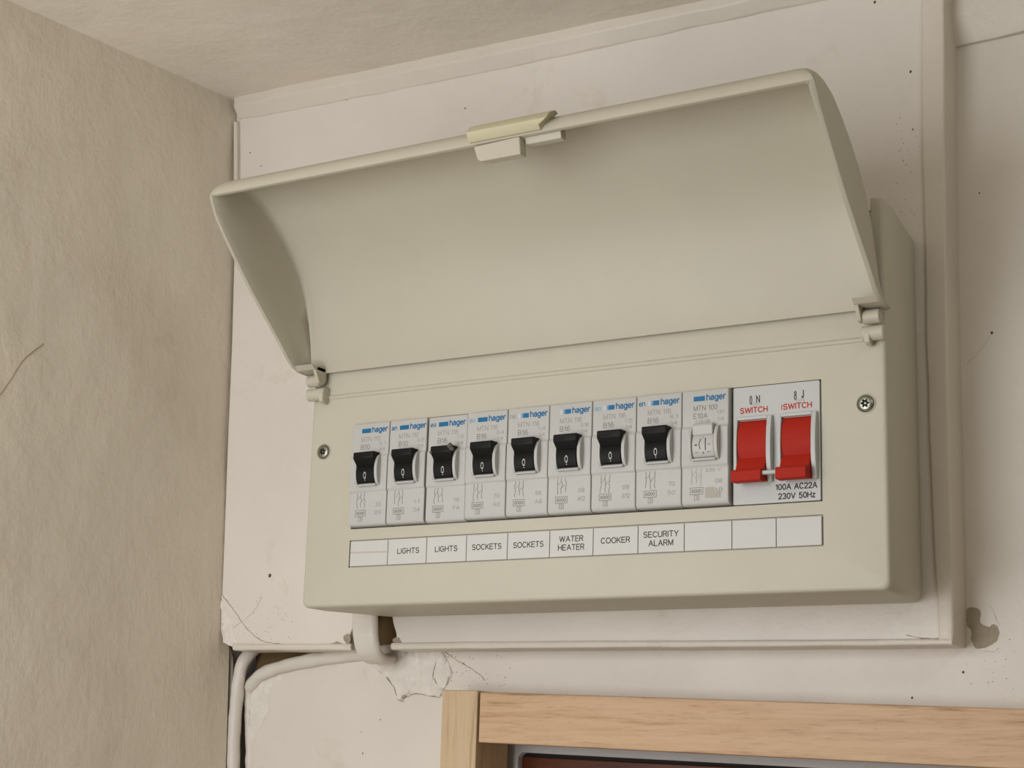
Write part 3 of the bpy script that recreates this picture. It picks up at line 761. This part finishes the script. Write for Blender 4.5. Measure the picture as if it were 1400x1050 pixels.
for i in range(9):
    x0 = i * PIT + (.35 if i == 2 else 0)
    dz = [0, 0, -.25, .1, .15, .1, .1, .15, .1][i]; dy = [0, .1, -.1, 0, .1, 0, .05, -.05, -.15][i]
    br = empty('circuit_breaker', (x0, dy, ZB + dz), desc[i], 'breaker', 'breakers clipped side by side in the fuse box')
    wdt = 17.3 if i not in (1,) else 16.95
    cached(('body', wdt), 'body', lambda: prism(B(), bprof, .1, wdt, 'x'), M['grey'], br, 30, .3, 2)
    zc = 21.2
    cached('chL', 'side_cheek', lambda: cheek(TC - 5.2, TC - 4.15, zc, 5.9, 3.1), M['grey'], br, 40, .15)
    cached('chR', 'side_cheek', lambda: cheek(TC + 4.25, TC + 5.5, zc, 5.9, 3.1), M['grey'], br, 40, .15)
    cached('led', 'toggle_ledge', lambda: box(B(), TC - 4.3, TC + 4.4, YF - 2.1, -1, 15.1, 15.75), M['grey'], br, 40, .15)
    fy = YF - .03; my = YF - .93
    def W(q): return q
    def pr(name, fn, m, lab=None):
        bm = B(); fn(bm)
        o_ = org(br)
        for v in bm.verts: v.co += o_
        return printed(name, bm, m, br, lab)
    if i < 8:
        t = cached('tog', 'toggle', toggle_up, M['black'], br, 35, .35, 2)
        def mark(bm):
            yy = drum_y(19.0) - .04
            n = 16
            for (ra, rb) in ((.55, 1.05),):
                for k in range(n):
                    a0 = 2 * math.pi * k / n; a1 = 2 * math.pi * (k + 1) / n
                    vs_ = []
                    for r_, a in ((1, a0), (1, a1), (.72, a1), (.72, a0)):
                        zz = 19.0 + rb * 1.25 * r_ * math.sin(a); vs_.append(bm.verts.new((TC + .1 + ra * 1.1 * r_ * math.cos(a), drum_y(zz) - .04, zz)))
                    bm.faces.new(vs_)
            for zz in ((17.0, 17.4),):
                bm.faces.new([bm.verts.new((TC + .1 + a, drum_y(b) - .04, b)) for a, b in ((-.12, zz[0]), (.12, zz[0]), (.12, zz[1]), (-.12, zz[1]))])
        bm = B(); mark(bm)
        for v in bm.verts: v.co += org(br)
        printed('zero_mark', bm, M['inkwhite'], t)
        if i == 2:
            bm = B(); o_ = org(br)
            for (a, b_, c, r) in ((TC + 4.0, -6.9, 28.3, 1.1), (TC + 4.5, -6.4, 27.2, .9), (TC - 4.4, -6.9, 26.4, .55)):
                bmesh.ops.create_icosphere(bm, subdivisions=2, radius=r, matrix=Matrix.Translation(o_ + Vector((a, b_, c - .9))))
            for v in bm.verts: v.co += noise.noise_vector(v.co * 1.7) * .35
            build('chipped_corner', bm, M['blackworn'], t, 60)['label'] = 'grey chipped corner of the black switch'
    else:
        t = cached('togw', 'toggle', lambda: prism(prism(B(), [(0, 16.0)] + drum_profile(2.2, 20.4, 7.2, -35, 35) + [(0, 25.6)], TC - 4.0, TC + 4.1, 'x'),
                   [(-3.4, 23.4), (-4.7, 23.8), (-5.0, 27.0), (-4.5, 27.8), (-2.4, 27.8)], TC - 3.9, TC + 3.6, 'x'), M['grey'], br, 35, .3)
        def sym(bm):
            def ln(pts, w):
                for (a, b), (c, d) in zip(pts[:-1], pts[1:]):
                    dx, dz_ = c - a, d - b; l = math.hypot(dx, dz_) or 1; nx, nz_ = -dz_ / l * w / 2, dx / l * w / 2
                    bm.faces.new([bm.verts.new((TC + q[0], 2.2 - math.sqrt(7.2 ** 2 - (q[1] - 20.4) ** 2) - .05, q[1])) for q in ((a + nx, b + nz_), (a - nx, b - nz_), (c - nx, d - nz_), (c + nx, d + nz_))])
            ln([(-.6, 22.4), (-1.1, 21.2), (-1.2, 20.2), (-.9, 18.8)], .28); ln([(1.0, 22.6), (1.1, 21), (1.1, 19.8), (1.0, 18.4)], .34)
            ln([(-2.9, 20.3), (-1.9, 20.3)], .4); ln([(2.0, 20.3), (3.0, 20.3)], .2); ln([(-.1, 17.6), (.3, 17.6)], .45); ln([(-.1, 23), (.2, 23)], .25)
            ln([(-2.8, 17.8), (-1.8, 17.8)], .15); ln([(1.6, 17.8), (2.8, 17.8)], .15)
        pr('contact_symbol', sym, M['ink'])
        pr('lever_print', lambda bm: (put_text(bm, 'C2E2B', TC - 3.8, TC + 1.6, 28.1, 29.3, fy, .16)), M['inkgrey'])
    # printing on the face
    lx0 = 4.6 if i != 8 else 4.4
    pr('brand_bar', lambda bm: bm.faces.new([bm.verts.new((a, fy, b)) for a, b in ((lx0, 36.0), (lx0 + 4.2, 36.0), (lx0 + 4.2, 37.7), (lx0, 37.7))]), M[barm[i]], None)
    pr('brand_print', lambda bm: put_text(bm, 'hager', lx0 + 4.7, lx0 + 12.1, 35.35, 38.35, fy, .42), M['blue'])
    if frag[i]: pr('stray_print', lambda bm: put_text(bm, frag[i], .9, 3.4, 36.0, 37.5, fy, .3), M[fragm[i]])
    mx = 4.4
    pr('model_print', lambda bm: put_text(bm, models[i], mx, mx + 8.9, 32.6, 34.5, fy, .2), M['inkgrey'] if i != 8 else M['inkmid'])
    pr('rating_print', lambda bm: put_text(bm, ratings[i], mx, mx + (4.2 if i != 8 else 5.2), 29.7 if i != 8 else 30.0 + 1.6 * 0, 31.6, fy, .2), M['inkmid'] if i < 8 else M['inkmid']) if i < 8 else \
        pr('rating_print', lambda bm: put_text(bm, ratings[i], mx, mx + 5.2, 29.9 + 1.5 * 0 + .0, 31.8, fy, .2), M['inkmid'])
    pr('side_print', lambda bm: (put_text(bm, ['0.1', '0.5', '15', '0.4', '14', '0.18', '15', '8.3', '1F'][i], 12.9, 16.0, 30.8, 32.2, fy, .18), put_text(bm, '14', 13.2, 15.8, 28.6, 30.0, fy, .18)), M['inkgrey'])
    def diagram(bm):
        for k, xx in enumerate((3.9, 5.6, 7.3)):
            z = 13.2; x_ = xx
            while z > 7.6:
                z2 = z - rg.uniform(.5, 1.1); x2 = xx + rg.uniform(-.28, .28)
                line(bm, [(x_, z), (x2, z2)], .22, fy); z = z2 - rg.choice((0, 0, .25)); x_ = x2
        line(bm, [(4.3, 10.4), (5.3, 11.6)], .15, fy); line(bm, [(5.8, 9.4), (7.0, 10.6)], .15, fy)
    pr('circuit_diagram', diagram, M['inkmid'] if i not in (8,) else M['inkgrey'])
    pr('capacity_print', lambda bm: (line(bm, [(3.3, 3.9), (8.0, 3.9), (8.0, 6.2), (3.3, 6.2), (3.3, 3.9)], .18, fy), put_text(bm, '6000', 3.8, 7.5, 4.4, 5.7, fy, .2),
                                     line(bm, [(4.9, 1.9), (6.6, 1.9), (6.6, 3.6), (4.9, 3.6), (4.9, 1.9)], .15, fy), put_text(bm, '3', 5.35, 6.15, 2.2, 3.3, fy, .16)), M['inkmid'])
    pr('terminal_print', lambda bm: (put_text(bm, ['32', '11', '16', '70', '56', '08', '070', '70', '08'][i], 12.4, 15.0, 7.3, 8.9, fy, .2),
                                     put_text(bm, ['2/4', '34', 'FA', 'A0', 'A6', 'A12', '0/12', '50', 'AB'][i], 12.2, 15.2, 4.3, 5.9, fy, .2)), M['inkgrey'])
    if i == 8:
        pr('grey_panel', lambda bm: bm.faces.new([bm.verts.new((a, fy + .01, b)) for a, b in ((8.8, 2.4), (14.6, 2.4), (14.6, 4.4), (12.2, 4.4), (12.2, 6.2), (8.8, 6.2))]), mat('grey_print_panel', (166, 162, 150), .6))
        pr('panel_print', lambda bm: put_text(bm, '230 V', 8.9, 14.6, 11.4, 12.6, fy, .18), M['inkgrey'])

# ------------------------------------------------------------------ main switch
ms = empty('main_switch', (157.6, 0, 14.4), 'double main isolator with two red levers at the right end of the row', 'switch')
def mspr(name, m, fn):
    bm = B(); fn(bm)
    for v in bm.verts: v.co += org(ms)
    return printed(name, bm, m, ms)
SF = -.5
bm = B(); prism(bm, rrect(158.1, 189.0, 14.5, 54.6, .4, 2), SF, 11, 'y'); build('body', bm, M['switchface'], ms, 30, .25)
def sprof(prot, z0, z1, base=0.0):
    n = 12; out = [(base, z1)]
    for k in range(n + 1):
        t = k / n; out.append((SF - prot * math.sin(math.pi * (.12 + .76 * t)) ** .7, z1 - (z1 - z0) * t))
    return out + [(base, z0)]
for tx in (161.2, 176.9):
    bm = B(); prism(bm, sprof(2.3, 21.6, 44.0), tx - 2.0, tx - .9, 'x'); build('side_cheek', bm, M['switchface'], ms, 40, .25)
    bm = B(); prism(bm, sprof(2.7, 21.6, 44.0), tx + 9.7, tx + 11.4, 'x'); build('side_cheek', bm, M['switchface'], ms, 40, .25)
    bm = B(); box(bm, tx - 1.0, tx + 9.8, SF - 1.6, 0, 42.9, 44.0); build('top_ledge', bm, M['switchface'], ms, 40, .25)
    bm = B()
    ax, bx_ = tx - .75, tx + 9.55
    prism(bm, [(2, 43), (-.6, 42.8), (-1.6, 40.8), (-2.35, 38.0), (-2.6, 35.0), (-2.35, 32.2), (-1.6, 30.0), (-3.6, 27.0), (-4.4, 24.6), (-4.0, 21.8), (2, 21.8)], ax, bx_, 'x')
    t = build('toggle', bm, M['red'], ms, 28, .3)
    bm = B(); prism(bm, [(-3.4, 25.6), (-4.4, 25.5), (-6.9, 25.2), (-7.3, 24.6), (-7.3, 21.6), (-6.9, 21.1), (-3.4, 21.2)], tx - 1.0, tx + 9.7, 'x')
    build('lever_grip', bm, M['red'], t, 30, .4)
bm = B(); tube(bm, [(170.5, -5.6, 23.9), (176.2, -5.6, 23.9)], .75, 10); build('link_bar', bm, M['switchface'], ms, 50)
sy = SF - .03
def T(s, a, b, c, d, bold=.3):
    def f(bm): put_text(bm, s, a - 157.6, b - 157.6, c - 14.4, d - 14.4, sy, bold)
    return f
mspr('word_print', M['inkred'], T('SWITCH', 160.6, 170.7, 45.4, 47.5, .38))
mspr('word_print', M['inkred'], T('SWITCH', 176.1, 186.3, 45.5, 47.6, .38))
mspr('stray_print', M['inkred'], T('I', 175.5, 175.9, 45.5, 47.5, .3))
def onp(bm):
    T('0', 164.1, 165.1, 48.3, 51.4, .3)(bm); T('N', 166.5, 167.9, 48.7, 51.4, .3)(bm)
    T('8', 180.0, 181.0, 48.6, 51.6, .3)(bm); T('J', 182.7, 183.5, 48.9, 51.8, .34)(bm)
mspr('position_print', M['ink'], onp)
mspr('small_print', M['inkgrey'], lambda bm: (T('ON', 165.0, 167.6, 47.9, 48.8, .14)(bm), T('ON', 180.6, 183.6, 47.9, 48.8, .14)(bm)))
mspr('rating_print', M['ink'], T('100A AC22A', 173.3, 187.9, 18.6, 20.7, .36))
mspr('voltage_print', M['ink'], T('230V 50Hz', 174.2, 187.2, 15.5, 17.6, .36))

# ------------------------------------------------------------------ paper labels under the breakers
words = ['', 'LIGHTS', 'LIGHTS', 'SOCKETS', 'SOCKETS', 'WATER\nHEATER', 'COOKER', 'SECURITY\nALARM', '', '', '']
ldesc = ['stained blank white card at the left end of the label strip',
         'white card reading LIGHTS, left of the two, beside the stained blank card',
         'white card reading LIGHTS, right of the two, beside a SOCKETS card',
         'white card reading SOCKETS, left of the two, beside a LIGHTS card',
         'white card reading SOCKETS, right of the two, beside the WATER HEATER card',
         'white card reading WATER HEATER in two lines', 'white card reading COOKER', 'white card reading SECURITY ALARM in two lines',
         'blank white card next to the SECURITY ALARM card', 'blank white card under the left red switch, second from the right end',
         'blank white card at the right end of the label strip']
xs = [k * PIT for k in range(10)] + [157.5 + 15.77, 189.1]
for i, wd in enumerate(words):
    a, b = xs[i] + .14, xs[i + 1] - .14
    lb = empty('circuit_label', ((a + b) / 2, -.1, 0), ldesc[i], 'label', 'circuit name cards in the label strip')
    bm = B(); box(bm, a, b, -.1, .9, .0, 9.4); build('card', bm, M['card'], lb, 30, .08)
    c = (a + b) / 2 + (.6 if i == 1 else 0)
    if wd:
        lines = wd.split('\n'); bm = B()
        ww = {'LIGHTS': 9.9, 'SOCKETS': 12.6, 'WATER': 9.7, 'HEATER': 10.6, 'COOKER': 11.4, 'SECURITY': 13.4, 'ALARM': 9.4}
        for k, s in enumerate(lines):
            zc = 4.9 if len(lines) == 1 else (6.2 if k == 0 else 3.2)
            put_text(bm, s, c - ww[s] / 2, c + ww[s] / 2, zc - 1.08, zc + 1.08, -.13, .31)
        printed('name_print', bm, M['ink'], lb)
    if i == 0:
        bm = B(); line(bm, [(a + .4, 5.2), (b - .3, 4.9)], .6, -.12); printed('stain', bm, M['stain'], lb, 'faint brown stain across the card')

# ------------------------------------------------------------------ grey cable leaving the underside of the box
path = smoothpath([U(500, 832, 43), U(499.5, 850, 42.5), U(500, 868, 42.5), U(502, 882, 43.5), U(506, 893, 46), U(512, 900, 50), U(520, 902, 56), U(528, 900, 64)], 6)
bm = B(); lps = []
for k, p in enumerate(path):
    t = (path[min(k + 1, len(path) - 1)] - path[max(k - 1, 0)]).normalized()
    wv = Vector((1, 0, .05)); wv = (wv - t * wv.dot(t)).normalized(); nv = t.cross(wv)
    hw, ht = 6.0 - .5 * k / len(path), 1.9; lp = []
    for m_ in range(20):
        a = 2 * math.pi * m_ / 20; ca, sa = math.cos(a), math.sin(a)
        sx = math.copysign(abs(ca) ** .55, ca) * hw; sy_ = math.copysign(abs(sa) ** .8, sa) * ht * (1 - .12 * math.cos(3 * a))
        q_ = p + wv * sx + nv * sy_; lp.append(q_ + noise.noise_vector(q_ * .15) * .25)
    lps.append(lp)
loft(bm, lps, True)
o = build('supply_cable', bm, M['pipe'], None, 60)
tag(o, 'flat painted-over grey cable curling down from under the fuse box', 'cable')
